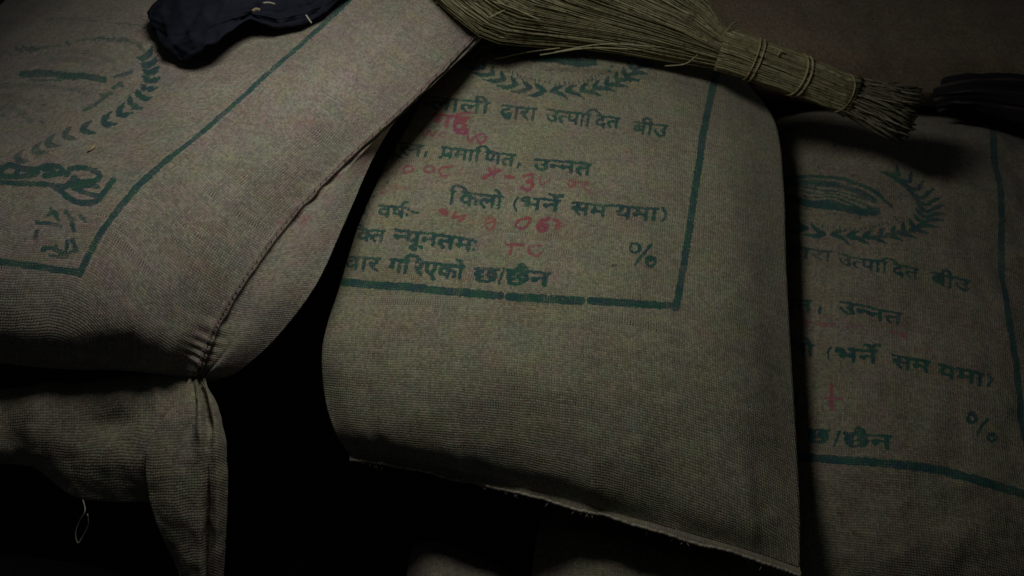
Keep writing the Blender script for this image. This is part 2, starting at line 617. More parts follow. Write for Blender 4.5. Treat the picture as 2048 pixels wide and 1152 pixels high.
# ---- middle sack
B_NODES = [
    [(900, 10, .350), (960, 0, .362), (1040, -5, .365), (1140, 0, .365), (1250, 20, .36), (1360, 58, .352), (1440, 108, .34)],
    [(872, 70, .398), (940, 62, .403), (1030, 60, .406), (1145, 68, .408), (1275, 88, .402), (1405, 124, .392), (1500, 172, .365)],
    [(846, 192, .402), (917, 190, .410), (1010, 194, .412), (1130, 206, .415), (1278, 225, .412), (1440, 245, .400), (1552, 250, .368)],
    [(774, 325, .401), (845, 322, .410), (962, 328, .416), (1112, 342, .42), (1270, 362, .417), (1450, 380, .405), (1568, 375, .370)],
    [(718, 448, .398), (787, 447, .409), (924, 458, .416), (1090, 478, .42), (1265, 495, .417), (1455, 512, .402), (1572, 505, .368)],
    [(680, 570, .387), (748, 573, .398), (894, 590, .412), (1075, 608, .416), (1260, 625, .413), (1460, 640, .398), (1578, 630, .364)],
    [(646, 685, .379), (718, 692, .388), (880, 715, .400), (1070, 735, .403), (1260, 755, .400), (1465, 770, .386), (1586, 765, .355)],
    [(648, 785, .350), (720, 800, .367), (880, 825, .377), (1070, 850, .379), (1262, 880, .377), (1470, 905, .365), (1594, 900, .340)],
    [(668, 860, .333), (735, 875, .344), (890, 905, .351), (1075, 935, .353), (1270, 985, .349), (1480, 1030, .344), (1600, 1030, .326)],
    [(698, 908, .312), (765, 915, .317), (910, 945, .322), (1085, 985, .328), (1280, 1040, .327), (1490, 1100, .322), (1600, 1138, .310)],
]


def emblem(cv, c, ex, ey, wr=None, s=1.0, faint=1.0):
    c, ex, ey = np.array(c, float), np.array(ex, float), np.array(ey, float)
    E = lambda x, y: c + x * ex + y * ey
    # wreath: leaf pairs climbing from the foot on both sides
    for sgn in (-1, 1):
        for k in range(15):
            th = math.pi / 2 - sgn * (0.03 + k * 0.168)
            dt = -sgn * 0.165
            p = E(.93 * math.cos(th), .93 * math.sin(th))
            for side in (.16, -.12):
                q = E((.93 + side) * math.cos(th + dt), (.93 + side) * math.sin(th + dt))
                mdl = (p + q) / 2 + (q - p)[::-1] * [.08, -.08]
                cv.stroke([p, mdl, q], [3.5 * s + 6 * s * math.sin(math.pi * min(1, t + .12)) for t in np.linspace(0, 1, 24)], 0, .92 * faint, 2)
    # hill, river lines, ribbon, small arched words
    hill = [E(-.55, .02), E(-.35, -.20), E(-.1, -.34), E(.12, -.36), E(.4, -.16), E(.58, .10)]
    cv.stroke(hill, 7 * s, 0, .85 * faint, 4)
    cv.stroke([E(-.4, -.06), E(-.1, -.20), E(.15, -.18), E(.42, .04)], 12 * s, 0, .70 * faint, 7)
    for k in range(4):
        cv.stroke([E(-.35 + .05 * k, -.02 + .08 * k), E(0, -.07 + .08 * k), E(.4 - .05 * k, .06 + .08 * k)], 4 * s, 0, .7 * faint, 3)
    cv.stroke([E(-.60, .20), E(-.3, .27), E(0, .28), E(.30, .30), E(.44, .25)], 15 * s, 0, 1.0 * faint, 3)
    cv.stroke([E(-.62, .12), E(-.5, .22)], 6 * s, 0, .8 * faint, 3)
    cv.stroke([E(.36, .17), E(.47, .30)], 6 * s, 0, .8 * faint, 3)
    for k in range(26):
        th = math.radians(150 - k * 4.6)
        p = E(.66 * math.cos(th), .08 + .66 * math.sin(th))
        cv.stroke([p, p + [random.uniform(-3, 4) * s, random.uniform(2, 6) * s]], 2.6 * s, 0, random.uniform(.6, 1.0) * faint, 2)
    for _ in range(190):
        a, q = random.uniform(0, 2 * math.pi), math.sqrt(random.random()) * .62
        p = E(q * math.cos(a), q * .9 * math.sin(a) - .02)
        cv.stroke([p, p + [random.uniform(-9, 9) * s, random.uniform(-2, 3) * s]], random.uniform(2, 5) * s, 0, random.uniform(.2, .62) * faint, 4)
    for x, y in ((-.70, .22), (.62, .36), (.44, .58), (-.66, -.2), (.66, -.15)):
        for _ in range(4):
            p = E(x + random.uniform(-.03, .03), y + random.uniform(-.06, .06))
            cv.stroke([p, p + [random.uniform(-6, 6) * s, random.uniform(-4, 4) * s]], 3 * s, 0, .6 * faint, 2)


cvB = Canvas(540, -60, 1640, 760)
emblem(cvB, (1108, 92), (188, 17), (-12, 95))
for wd, x0, y0, x1, y1, h, va, bo in [
    ('कैलाली', 812, 187, 981, 205, 24, .80, .62), ('द&वारा', 1002, 209, 1075, 217, 24, .95, .62),
    ('उ~तपािदत', 1094, 218, 1241, 235, 24, .95, .62), ('बीउ', 1267, 242, 1337, 250, 24, .9, .62),
    ('मूल', 756, 281, 848, 289, 23, .85, .75), ('प_मािणत', 883, 293, 1031, 309, 23, 1, .85),
    ('उ~ननत', 1069, 316, 1185, 328, 23, 1, .85),
    ('िकलो', 900, 381, 1007, 391, 26, 1, .9), ('भने^', 1040, 394, 1122, 401, 25, 1, .9),
    ('सम', 1144, 404, 1216, 410, 25, 1, .9), ('यमा', 1232, 411, 1318, 418, 25, 1, .9),
    ('उ~तपादन', 590, 394, 738, 407, 22, .8, .7), ('वष^', 757, 409, 812, 413, 24, .85, .75),
    ('शि~कत', 660, 454, 772, 460, 25, .8, .85), ('~नयूनतम', 788, 458, 948, 478, 26, 1, 1.15),
    ('उपचार', 618, 508, 762, 516, 26, .8, .9), ('गिरएको', 779, 517, 930, 533, 28, 1, 1.2),
    ('छ', 948, 535, 1000, 538, 28, 1, 1.1), ('छैन', 1012, 539, 1102, 546, 29, 1, 1.25)]:
    cvB.word(wd, x0, y0, x1, y1, h, 0, va, bo)
for p in [((853, 303), (850, 311)), ((1039, 326), (1035, 334)), ((817, 418), (816, 420)), ((814, 429), (813, 431)),
          ((951, 483), (950, 485)), ((948, 497), (947, 499)), ((824, 424), (836, 425)), ((1217, 410), (1233, 412))]:
    cvB.stroke(p, 5.5, 0, .95)
cvB.stroke([(1037, 394), (1030, 404), (1029, 414), (1033, 422)], 4.5)
cvB.stroke([(1325, 418), (1331, 427), (1330, 436), (1324, 443)], 6)
cvB.stroke([(1008, 537), (997, 568)], 5)
# percent sign
cvB.stroke([(1268, 487), (1277, 490), (1279, 501), (1269, 506), (1261, 500), (1262, 490), (1268, 487)], 6)
cvB.stroke([(1300, 521), (1308, 518), (1310, 528), (1302, 533), (1294, 528), (1293, 520), (1300, 515), (1307, 519)], 6.5)
cvB.stroke([(1302, 491), (1284, 512), (1270, 530)], 6)
# frame
cvB.stroke([(540, 546), (680, 563), (800, 574), (900, 583), (1000, 591)], 16, 0, 1, 2.5)
cvB.stroke([(1018, 593), (1090, 598), (1162, 601)], 16.5, 0, 1, 2.5)
cvB.stroke([(1181, 602), (1260, 607), (1352, 612)], 15, 0, 1, 2.5)
cvB.stroke([(1452, 60), (1440, 120), (1425, 180), (1408, 260), (1395, 350), (1380, 450), (1366, 540), (1352, 617)], 14.5, 0, 1, 2.5)
cvB.stroke([(900, 200), (896, 212)], 4, 0, .6)
# handwriting in red
red = lambda pts, w=5, v=.8: cvB.stroke(pts, w + .6, 1, min(1, v + .04), 5)
cvB.word('गहु', 868, 226, 940, 234, 24, 1, .95, .95)
red([(915, 226), (945, 224)], 4)
red([(842, 258), (850, 272), (858, 260), (864, 272), (872, 260)], 4, .6)
red([(890, 262), (878, 268), (890, 274)], 4, .55)
red([(935, 268), (940, 284), (950, 272), (960, 286), (972, 276), (966, 268), (952, 270)], 5, .75)
red([(812, 332), (806, 340), (814, 346), (826, 340), (822, 332), (812, 332)], 5, .7)
red([(852, 334), (848, 342), (858, 346), (868, 340), (862, 332), (852, 334)], 5, .65)
red([(905, 334), (884, 336), (878, 346), (890, 354), (900, 350)], 5, .6)
red([(925, 336), (916, 350), (940, 346)], 5, .35)
red([(978, 336), (984, 346), (998, 340), (976, 350), (966, 356)], 7, .8)
red([(990, 334), (986, 356)], 5, .6)
red([(1012, 352), (1028, 355)], 6, .85)
red([(1048, 352), (1064, 350), (1062, 362), (1054, 364), (1066, 368), (1058, 380), (1042, 376)], 6, .85)
red([(1080, 356), (1082, 370), (1100, 360)], 6, .55)
red([(1138, 362), (1152, 366), (1144, 374), (1136, 370)], 5, .6)
red([(1158, 364), (1176, 366), (1166, 374), (1182, 384)], 5, .55)
red([(768, 372), (764, 386), (790, 380), (780, 372), (820, 378)], 8, .35)
cvB.blob(888, 424, 13, 8, 1, 1.0, .3)
red([(912, 424), (906, 436), (930, 430), (918, 444)], 6, .6)
red([(938, 436), (944, 448), (958, 440)], 5, .35)
red([(972, 438), (982, 432), (990, 442), (984, 456), (974, 456), (972, 446), (984, 442)], 6, .55)
red([(1010, 446), (1020, 432)], 4, .3)
red([(1036, 442), (1032, 452), (1042, 458), (1056, 450), (1060, 438), (1046, 438), (1036, 442)], 6, .9)
red([(1098, 438), (1080, 446), (1076, 457), (1086, 463), (1094, 455), (1084, 451)], 8, .95)
red([(1108, 440), (1120, 446), (1112, 452)], 6, .8)
red([(1110, 460), (1130, 450)], 5, .5)
red([(1012, 488), (1046, 490)], 6, .75)
red([(1024, 489), (1020, 506)], 7, .7)
red([(1082, 492), (1062, 492), (1058, 504), (1072, 512), (1082, 506)], 6, .55)
red([(980, 545), (1000, 560)], 6, .25)
for x, y, r in ((775, 364, 4), (748, 392, 4), (1227, 531, 4), (744, 384, 3), (1232, 529, 3)):
    cvB.blob(x, y, r, r * .7, 2, .95)
imgB = bake('middle_sack_print', B_NODES, cvB)
mB = burlap('printed_burlap_middle', img=imgB, seed=0.0)


def crease_B(u, v, P):
    # pleats drawn up from the sewn hem
    w = np.clip((v - .72) / .28, 0, 1)
    d = np.zeros(np.broadcast(u, v).shape)
    for c0, a, wd in ((.60, .006, .018), (.72, -.005, .022), (.36, .0045, .016), (.20, -.004, .02), (.47, -.003, .014), (.86, .004, .02)):
        d = d + a * np.exp(-((u - c0 - .05 * (v - 1)) / wd) ** 2) * w
    return d


sackB = empty('jute_sack', world(1100, 640, .25)[0], 'jute sack in the middle with clearly legible green lettering under the broom', 'sack', GROUP)
bodyB, topB = sack_body('bag_cloth', B_NODES, mB, sackB, n=(170, 150), thick=.12, seed=1.0, bump=.0015, lean=(.4, .9), extra=crease_B)

# ---- right sack
C_NODES = [
    [(1560, 205, .25), (1630, 205, .28), (1740, 212, .29), (1860, 225, .29), (1985, 245, .285), (2110, 275, .27), (2190, 300, .24)],
    [(1545, 240, .26), (1620, 240, .305), (1730, 248, .325), (1860, 262, .33), (1990, 290, .32), (2120, 325, .30), (2200, 350, .26)],
    [(1530, 350, .265), (1610, 362, .315), (1725, 378, .34), (1862, 402, .345), (2003, 440, .335), (2135, 480, .31), (2220, 500, .26)],
    [(1525, 480, .265), (1605, 490, .318), (1728, 512, .345), (1868, 540, .35), (2008, 580, .34), (2145, 625, .315), (2235, 650, .26)],
    [(1520, 610, .265), (1605, 615, .318), (1732, 638, .345), (1875, 665, .35), (2022, 705, .34), (2160, 750, .315), (2250, 780, .26)],
    [(1515, 740, .265), (1605, 745, .312), (1738, 770, .34), (1885, 800, .345), (2038, 840, .335), (2180, 885, .31), (2270, 910, .26)],
    [(1510, 890, .255), (1608, 900, .30), (1745, 925, .325), (1895, 947, .33), (2052, 990, .32), (2200, 1035, .295), (2290, 1060, .25)],
    [(1510, 1030, .235), (1615, 1045, .275), (1755, 1070, .30), (1910, 1095, .305), (2070, 1140, .295), (2220, 1185, .27), (2310, 1210, .23)],
    [(1515, 1150, .21), (1620, 1165, .24), (1765, 1190, .26), (1925, 1215, .265), (2090, 1260, .255), (2240, 1300, .235), (2330, 1320, .205)],
    [(1530, 1230, .17), (1630, 1245, .18), (1775, 1270, .19), (1935, 1295, .19), (2100, 1340, .185), (2245, 1380, .18), (2330, 1390, .165)],
]
cvC = Canvas(1430, 150, 2240, 1080)
emblem(cvC, (1660, 386), (213, 34), (-5, 88))
LC = (-0.02, 1.0)
for wd, x0, y0, x1, y1, h, va, bo in [
    ('द&वारा', 1570, 490, 1664, 502, 22, .8, .62), ('उ~तपािदत', 1677, 504, 1838, 537, 22, .9, .7),
    ('बीउ', 1862, 543, 1938, 564, 22, .9, .7), ('माणत', 1500, 590, 1624, 603, 22, .85, .85),
    ('उ~ननत', 1677, 606, 1805, 627, 22, 1, .85), ('िकलो', 1510, 672, 1627, 688, 25, .9, .9),
    ('भने^', 1666, 694, 1756, 700, 25, 1, .95), ('सम', 1784, 706, 1862, 722, 25, 1, .95), ('यमा', 1876, 726, 1968, 749, 25, 1, .95),
    ('~नयूनतम', 1440, 770, 1600, 785, 26, .9, 1.0), ('गिरएको', 1450, 835, 1592, 852, 27, .9, 1.0),
    ('छ', 1612, 857, 1660, 860, 27, 1, 1.1), ('छैन', 1686, 865, 1784, 873, 28, 1, 1.25)]:
    cvC.word(wd, x0, y0, x1, y1, h, 0, va, bo, LC)
cvC.stroke([(1641, 616), (1639, 624)], 6)
cvC.stroke([(1662, 692), (1655, 702), (1656, 716)], 4.5)
cvC.stroke([(1976, 751), (1982, 760), (1976, 772)], 6)
cvC.stroke([(1680, 862), (1666, 894)], 5)
cvC.stroke([(1940, 826), (1950, 829), (1952, 840), (1944, 845), (1936, 838), (1940, 826)], 7)
cvC.stroke([(1982, 868), (1990, 870), (1992, 878), (1984, 882), (1977, 875), (1982, 868)], 8)
cvC.stroke([(1976, 838), (1964, 852), (1956, 868)], 6)
cvC.stroke([(1430, 895), (1560, 909), (1612, 915), (1750, 927), (1852, 937), (1920, 952), (1988, 972), (2048, 988), (2080, 998)], 17, 0, 1, 3)
cvC.stroke([(1984, 260), (1992, 330), (2003, 440), (2004, 540), (2012, 620), (2026, 700), (2035, 770), (2048, 860), (2066, 940), (2080, 998)], 13, 0, 1, 3)
for pts, w, v in [([(1662, 768), (1663, 800), (1664, 820)], 7, .8), ([(1650, 796), (1684, 797)], 6, .7), ([(1605, 640), (1640, 648), (1668, 650)], 9, .45),
                  ([(1690, 655), (1730, 652)], 9, .35), ([(1785, 662), (1812, 668)], 8, .5), ([(1600, 625), (1612, 655)], 7, .5), ([(1830, 700), (1862, 700)], 10, .3),
                  ([(1740, 805), (1770, 800)], 8, .3)]:
    cvC.stroke(pts, w, 1, v, 5)
cvC.blob(1805, 835, 16, 7, 2, .35, .3)
imgC = bake('right_sack_print', C_NODES, cvC)
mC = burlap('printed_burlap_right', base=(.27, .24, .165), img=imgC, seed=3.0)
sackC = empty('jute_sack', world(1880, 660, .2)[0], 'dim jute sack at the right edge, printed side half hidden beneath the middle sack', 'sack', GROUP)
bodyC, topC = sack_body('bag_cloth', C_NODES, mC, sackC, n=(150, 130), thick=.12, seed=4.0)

# ---- left sack
fr = [(880, -170), (722, -22), (590, 98), (440, 235), (310, 342), (215, 450), (162, 548), (138, 632), (126, 694), (122, 738)]
se = [(1035, -40), (950, 70), (820, 203), (690, 322), (580, 438), (490, 560), (432, 655), (406, 712), (396, 742), (392, 758)]
si = [(1043, -32), (958, 84), (826, 200), (754, 302), (692, 440), (632, 570), (555, 673), (478, 742), (430, 760), (404, 764)]
zf = [.47, .50, .505, .51, .51, .508, .500, .484, .463, .430]
zs = [.435, .458, .471, .471, .468, .459, .444, .430, .418, .404]
zi = [.405, .430, .445, .449, .449, .443, .426, .410, .398, .390]
A_NODES = []
for k in range(10):
    f, s_, i_ = np.array(fr[k], float), np.array(se[k], float), np.array(si[k], float)
    row = []
    for off, dz, tilt in ((-640, -.11, 5), (-520, -.045, 0), (-330, -.008, -18), (-160, .002, -14)):
        z = zf[k] + dz * (1 if k < 7 else .6)
        row.append((f[0] + off, f[1] + tilt - (45 if k < 3 and off < -200 else 0) + (14 if k in (6, 7) and off < -200 else 0), max(z, .335)))
    row.append((f[0], f[1], zf[k]))
    mid = f * .5 + s_ * .5
    row.append((mid[0], mid[1] - 6, zf[k] * .5 + zs[k] * .5 + (.014 if k < 8 else .006)))
    row.append((s_[0], s_[1], zs[k]))
    fm = s_ * .45 + i_ * .55
    row.append((fm[0], fm[1], zs[k] * .45 + zi[k] * .55 + (.004 if k < 7 else .003)))
    row.append((i_[0], i_[1], zi[k]))
    A_NODES.append(row)

cvA = Canvas(-420, -120, 1000, 780)
leafpts = [(283, 100), (292, 113), (298, 128), (301, 143), (299, 159), (293, 175), (281, 191), (264, 207), (236, 228), (205, 245), (163, 259), (126, 271), (92, 288), (66, 302), (30, 318), (-20, 328), (-80, 330)]
for k in range(len(leafpts) - 1):
    a, b2 = np.array(leafpts[k], float), np.array(leafpts[k + 1], float)
    t = (a - b2) / np.linalg.norm(a - b2); nrm = np.array([-t[1], t[0]])
    fnt = 1.0 if k < 10 else .55
    for sg, ln in ((1, 20), (-1, 15)):
        q = b2 + (t * (8 if k < 7 else 24) + nrm * sg * ln * (1 if k < 7 else .75))
        cvA.stroke([b2, (b2 + q) / 2 + t * -3, q], [4 + 9 * math.sin(math.pi * min(1, x + .15)) for x in np.linspace(0, 1, 24)], 0, fnt, 2)
top = [(-80, 140), (-30, 118), (27, 101), (70, 96), (102, 91), (148, 82), (200, 75), (240, 77), (268, 86), (284, 100)]
tp = line_pts(top, 22)
for p in tp:
    cvA.stroke([p + [random.uniform(-8, 2), random.uniform(-5, 3)], p + [random.uniform(4, 12), random.uniform(-2, 6)]], 7, 0, random.uniform(.4, .75), 4)
cvA.stroke([(46, 150), (90, 147), (130, 152), (170, 153), (206, 160)], 14, 0, .85, 5)
cvA.stroke([(60, 160), (120, 162)], 6, 0, .6, 5)
for p in ([(228, 152), (244, 148), (262, 142)], [(226, 175), (240, 164)], [(236, 166), (244, 172)], [(168, 219), (192, 206), (214, 190)], [(200, 190), (222, 186)]):
    cvA.stroke(p, 8, 0, .6, 6)
for p in ([(60, 118), (130, 102), (190, 108), (225, 122)], [(200, 112), (220, 120)], [(-60, 200), (0, 190), (60, 205)], [(-40, 225), (20, 215), (60, 240)], [(60, 128), (120, 118), (200, 126)],
          [(-40, 176), (40, 170), (120, 176), (180, 186)]):
    cvA.stroke(p, 14, 0, .33, 12)
for _ in range(120):
    x, y = random.uniform(-60, 230), random.uniform(100, 215)
    if ((x - 90) / 160) ** 2 + ((y - 160) / 75) ** 2 < 1:
        cvA.stroke([(x, y), (x + random.uniform(-9, 9), y + random.uniform(-3, 3))], 4, 0, random.uniform(.15, .45), 5)
for _ in range(60):
    x, y = random.uniform(-70, 90), random.uniform(170, 250)
    cvA.stroke([(x, y), (x + random.uniform(-10, 10), y + random.uniform(-5, 5))], 5, 0, random.uniform(.2, .5), 5)
for p, w, v in [([(230, 47), (262, 48), (290, 54)], 4, .55), ([(95, 40), (130, 36), (190, 42)], 7, .3), ([(150, 30), (165, 44)], 6, .3), ([(240, 34), (290, 40)], 6, .25)]:
    cvA.stroke(p, w, 0, v, 4)
# big lettering below the emblem
for p, w in [([(134, 349), (142, 338), (158, 336), (184, 340), (199, 350), (196, 360), (180, 364), (158, 362), (146, 356)], 8),
             ([(108, 372), (128, 388), (146, 402), (172, 407), (194, 403), (206, 388), (226, 361)], 9),
             ([(150, 378), (166, 386), (184, 390), (196, 392)], 7), ([(142, 370), (160, 366)], 9), ([(120, 378), (140, 366), (150, 356)], 9),
             ([(-60, 364), (0, 366), (60, 368), (100, 371), (134, 374)], 7),
             ([(-30, 352), (10, 354), (50, 352), (72, 348), (80, 336), (98, 332), (118, 334), (126, 344), (112, 350), (90, 352)], 8),
             ([(-40, 335), (0, 338), (20, 330), (44, 338), (70, 340)], 9), ([(90, 340), (108, 342)], 5), ([(160, 376), (178, 372), (196, 374)], 6), ([(30, 352), (38, 334)], 8), ([(0, 352), (6, 336)], 8)]:
    cvA.stroke(p, w + 3.2, 0, 1.0, 3)
for p, w, v in [([(72, 445), (98, 448), (122, 452)], 7, .6), ([(102, 418), (112, 430), (116, 440)], 9, .6), ([(96, 432), (106, 424)], 6, .5), ([(132, 424), (142, 438), (148, 462)], 8, .65),
                ([(160, 432), (170, 442)], 7, .6), ([(136, 440), (150, 440)], 5, .5), ([(74, 462), (70, 478)], 8, .6), ([(84, 500), (98, 496), (126, 506)], 8, .65),
                ([(134, 484), (132, 514)], 7, .65), ([(146, 480), (152, 502)], 9, .7), ([(112, 492), (120, 512)], 7, .55), ([(98, 510), (130, 516)], 6, .5), ([(140, 506), (152, 498)], 6, .6)]:
    cvA.stroke(p, w + 1, 0, v + .1, 4)
cvA.stroke([(-380, 470), (-200, 492), (-60, 512), (0, 523), (58, 531), (105, 538), (160, 546)], 14, 0, 1, 3)
cvA.stroke([(722, -22), (680, 18), (600, 90), (500, 180), (400, 268), (300, 350), (240, 414), (200, 470), (176, 515), (160, 549)],
           [9] * 40 + [13] * 40, 0, .9, 3)
for _ in range(26):
    t = random.random()
    x, y = 740 - 170 * t, 285 + 155 * t
    cvA.blob(x + random.uniform(-16, 30), y + random.uniform(-12, 25), random.uniform(8, 26), random.uniform(5, 12), 1, random.uniform(.2, .48), -.8)
imgA = bake('left_sack_print', A_NODES, cvA)
mA = burlap('printed_burlap_left', base=(.335, .296, .226), img=imgA, seed=6.0)


def crease_A(u, v, P):
    # welt along the sewn side seam, gathered towards the tied corner
    g = np.exp(-((u - .75) / .007) ** 2) * .0015 - np.exp(-((u - .768) / .010) ** 2) * .0012
    g = g + .0012 * np.exp(-((u - .75) / .03) ** 2) * np.sin(v * 95 + 6 * np.sin(v * 17))
    w = np.clip((v - .66) / .34, 0, 1)
    for c0, a in ((.70, -.006), (.665, .006), (.725, .005), (.60, -.004), (.63, .003), (.80, -.004)):
        g = g + a * np.exp(-((u - c0 - .10 * (1 - v)) / .014) ** 2) * w
    return g


sackA = empty('jute_sack', world(250, 500, .30)[0], 'jute sack at the left with a pinched corner and empty flap hanging in front', 'sack', GROUP)
bodyA, topA = sack_body('bag_cloth', A_NODES, mA, sackA, n=(170, 200), thick=.10, bump=.0014, seed=8.0, lean=(-.75, .75), extra=crease_A)

m_plain = burlap('plain_burlap', base=(.31, .275, .19), seed=9.0)
m_seam = burlap('seam_burlap', base=(.29, .235, .185), seed=12.0, pitch=.0019)
m_thread = straw_mat('sewing_thread', (.38, .33, .24), (.52, .47, .36), .8)
m_dkthread = straw_mat('dark_sewing_thread', (.10, .065, .055), (.20, .14, .11), .85)


# side seam of the left sack: a rolled double edge with stitches
def seam_line(top, col, i0, i1):
    return top[i0:i1, col], grid_normals(top)[i0:i1, col]


jc = int(round(.75 * 199))
sp_, sn_ = seam_line(topA, jc, 18, 168)
n_s = len(sp_)
prof = [(-.0036, -.0002), (-.0030, .0012), (-.0014, .0018), (.0003, .0012), (.0010, .0009), (.0022, .0018), (.0036, .0012), (.0042, -.0006)]
across = np.gradient(topA, axis=1)[18:168, jc]
across /= np.linalg.norm(across, axis=1, keepdims=True)
SV, SU = [], []
al = np.concatenate([[0], np.cumsum(np.linalg.norm(np.diff(sp_, axis=0), axis=1))])
for k in range(n_s):
    wv = 1 + .25 * mnoise.noise(Vector((al[k] * 60, 0, 1))); sh = .0012 * mnoise.noise(Vector((al[k] * 45, 5, 1)))
    wv *= min(1, .15 + (n_s - k) / 25)
    for a, h in prof:
        SV.append(sp_[k] + across[k] * (a * wv * .8 + sh) + sn_[k] * (h * wv + .0003)); SU.append((a + 5, al[k]))
mesh_obj('side_seam', SV, grid_faces(n_s, len(prof)), m_seam, sackA, {'cloth': SU, 'print': SU})
st = Tubes()
k = 2
acc = 0
while k < n_s - 4:
    p0, p1 = sp_[k], sp_[k + 1]
    a = p0 + sn_[k] * .0018 - across[k] * .0014
    c3 = p1 + sn_[k] * .0016 + across[k] * .0018
    st.add([a, (a + c3) / 2 + sn_[k] * .0008, c3], .0004, 4, random.random())
    k += 2
st.build('seam_stitching', m_dkthread, sackA, kind='stuff')

# hem of the middle sack: folded lip and pale chain stitch
hp = topB[-1]
ahead = topB[-1] - topB[-4]; ahead /= np.linalg.norm(ahead, axis=1, keepdims=True)
rows, uvh = [], []
nB = len(hp)
def hem_at(k):
    p = hp[k]
    wv = .0030 * mnoise.noise(Vector((p[0] * 28, 2, 0))) + .0012 * mnoise.noise(Vector((p[0] * 90, 2, 4)))
    w_ = .0075 + .0015 * mnoise.noise(Vector((p[0] * 9, 7, 0))) + wv
    out = ahead[k] * .5 + np.array([0, -.75, 0]); out /= np.linalg.norm(out)
    upn = np.array([0, -.15, .98])
    return p, out, upn, w_


for k in range(nB):
    p, out, upn, w_ = hem_at(k)
    for (d, h) in ((-.35, -.0006), (.1, .0006), (.35, .0012), (.65, .0018), (.92, .0012), (1.0, -.0006), (.9, -.0022), (.4, -.0028), (-.2, -.0034)):
        rows.append(p + out * (d * w_) + upn * h); uvh.append((p[0], d * .02))
mesh_obj('folded_hem', rows, grid_faces(nB, 9), m_plain, sackB, {'cloth': uvh, 'print': uvh})
st = Tubes()
for k in range(1, nB - 2):
    for q in range(2):
        t = k + q * .5
        i = int(t); f = t - i
        p = hp[i] * (1 - f) + hp[min(i + 1, nB - 1)] * f
        if mnoise.noise(Vector((p[0] * 14, 9, 0))) < -.28:
            continue
        _, out, upn, w_ = hem_at(i)
        o = p + out * (w_ * .95) + upn * (.0016 + .0006 * math.sin(t * 2.9))
        dx = hp[min(i + 1, nB - 1)] - hp[i]; dx = dx / np.linalg.norm(dx)
        st.add([o - dx * .0017 + np.array([0, .0006, 0]), o + np.array([0, 0, .0011]), o + dx * .0017 - np.array([0, .0006, 0])],
               [.0009, .0017, .0009], 5, random.random())
st.build('hem_stitching', m_thread, sackB, kind='stuff')
# frayed ends sticking out of the hem
st = Tubes()
for _ in range(45):
    k = random.randrange(3, nB - 3)
    p, out, upn, w_ = hem_at(k)
    p = p + out * w_
    d = out * random.uniform(.001, .005) + np.array([random.uniform(-.006, .006), random.uniform(-.004, .001), random.uniform(-.003, .004)])
    st.add([p, p + d * .5 + np.array([0, 0, .001]), p + d], [.00035, .0003, .00015], 3, random.random())
st.build('frayed_fibres', m_thread, sackB, kind='stuff')


# ---- hanging mouth of the left sack: flap and gathered corner
def sheet(name, nodes, mat, parent, nr, nc, seed, bump=.003, thick=.0016, crease=None, angular=False):
    Q = sample(nodes, nr, nc)
    if angular:
        A = np.array(nodes, float)
        Q = .15 * Q + .85 * np.einsum('ir,rck,jc->ijk', linear(A.shape[0], nr), A, linear(A.shape[1], nc))
    P = world(Q[..., 0].ravel(), Q[..., 1].ravel(), Q[..., 2].ravel()).reshape(nr, nc, 3)
    uv = arc_uv(P)
    Nn = grid_normals(P)
    d = bump * fbm(P, 22, seed) + .4 * bump * fbm(P, 70, seed)
    if crease is not None:
        u = np.linspace(0, 1, nc)[None, :]; v = np.linspace(0, 1, nr)[:, None]
        d = d + crease(u, v)
    P = P + Nn * d[..., None]
    Bk = P - Nn * thick
    V = list(P.reshape(-1, 3)) + list(Bk.reshape(-1, 3))
    U = list(uv.reshape(-1, 2)) * 2
    n = nr * nc
    F = grid_faces(nr, nc) + grid_faces(nr, nc, n, True)
    ring = [(0, j) for j in range(nc)] + [(i, nc - 1) for i in range(1, nr)] + [(nr - 1, j) for j in range(nc - 2, -1, -1)] + [(i, 0) for i in range(nr - 2, 0, -1)]
    for a, b2 in zip(ring, ring[1:] + ring[:1]):
        ia, ib = a[0] * nc + a[1], b2[0] * nc + b2[1]
        F.append((ia, ib, ib + n, ia + n))
    return mesh_obj(name, V, F, mat, parent, {'cloth': U, 'print': U}), P


FLAP = [
    [(-140, 775, .402), (-60, 775, .402), (50, 772, .402), (150, 768, .403), (250, 752, .405), (330, 744, .406), (385, 744, .407)],
    [(-140, 805, .414), (-60, 805, .414), (50, 798, .414), (150, 792, .415), (250, 780, .414), (330, 772, .411), (388, 766, .408)],
    [(-140, 850, .407), (-60, 850, .407), (50, 850, .407), (150, 850, .407), (250, 840, .406), (330, 840, .402), (398, 840, .394)],
    [(-140, 895, .396), (-60, 895, .396), (50, 900, .392), (135, 920, .388), (232, 925, .386), (325, 930, .380), (402, 930, .373)],
    [(-140, 925, .375), (-60, 928, .375), (60, 934, .374), (142, 990, .360), (225, 1004, .354), (330, 1002, .349), (405, 1000, .342)],
]


def crease_flap(u, v):
    return (-.007 * np.exp(-(((u - .60) / .07) ** 2 + ((v - .50) / .10) ** 2)) + .004 * np.exp(-((u - .42 + .1 * v) / .05) ** 2)
            + .003 * np.exp(-((u - .80) / .03) ** 2) - .004 * np.exp(-((u - .22 - .1 * v) / .06) ** 2))


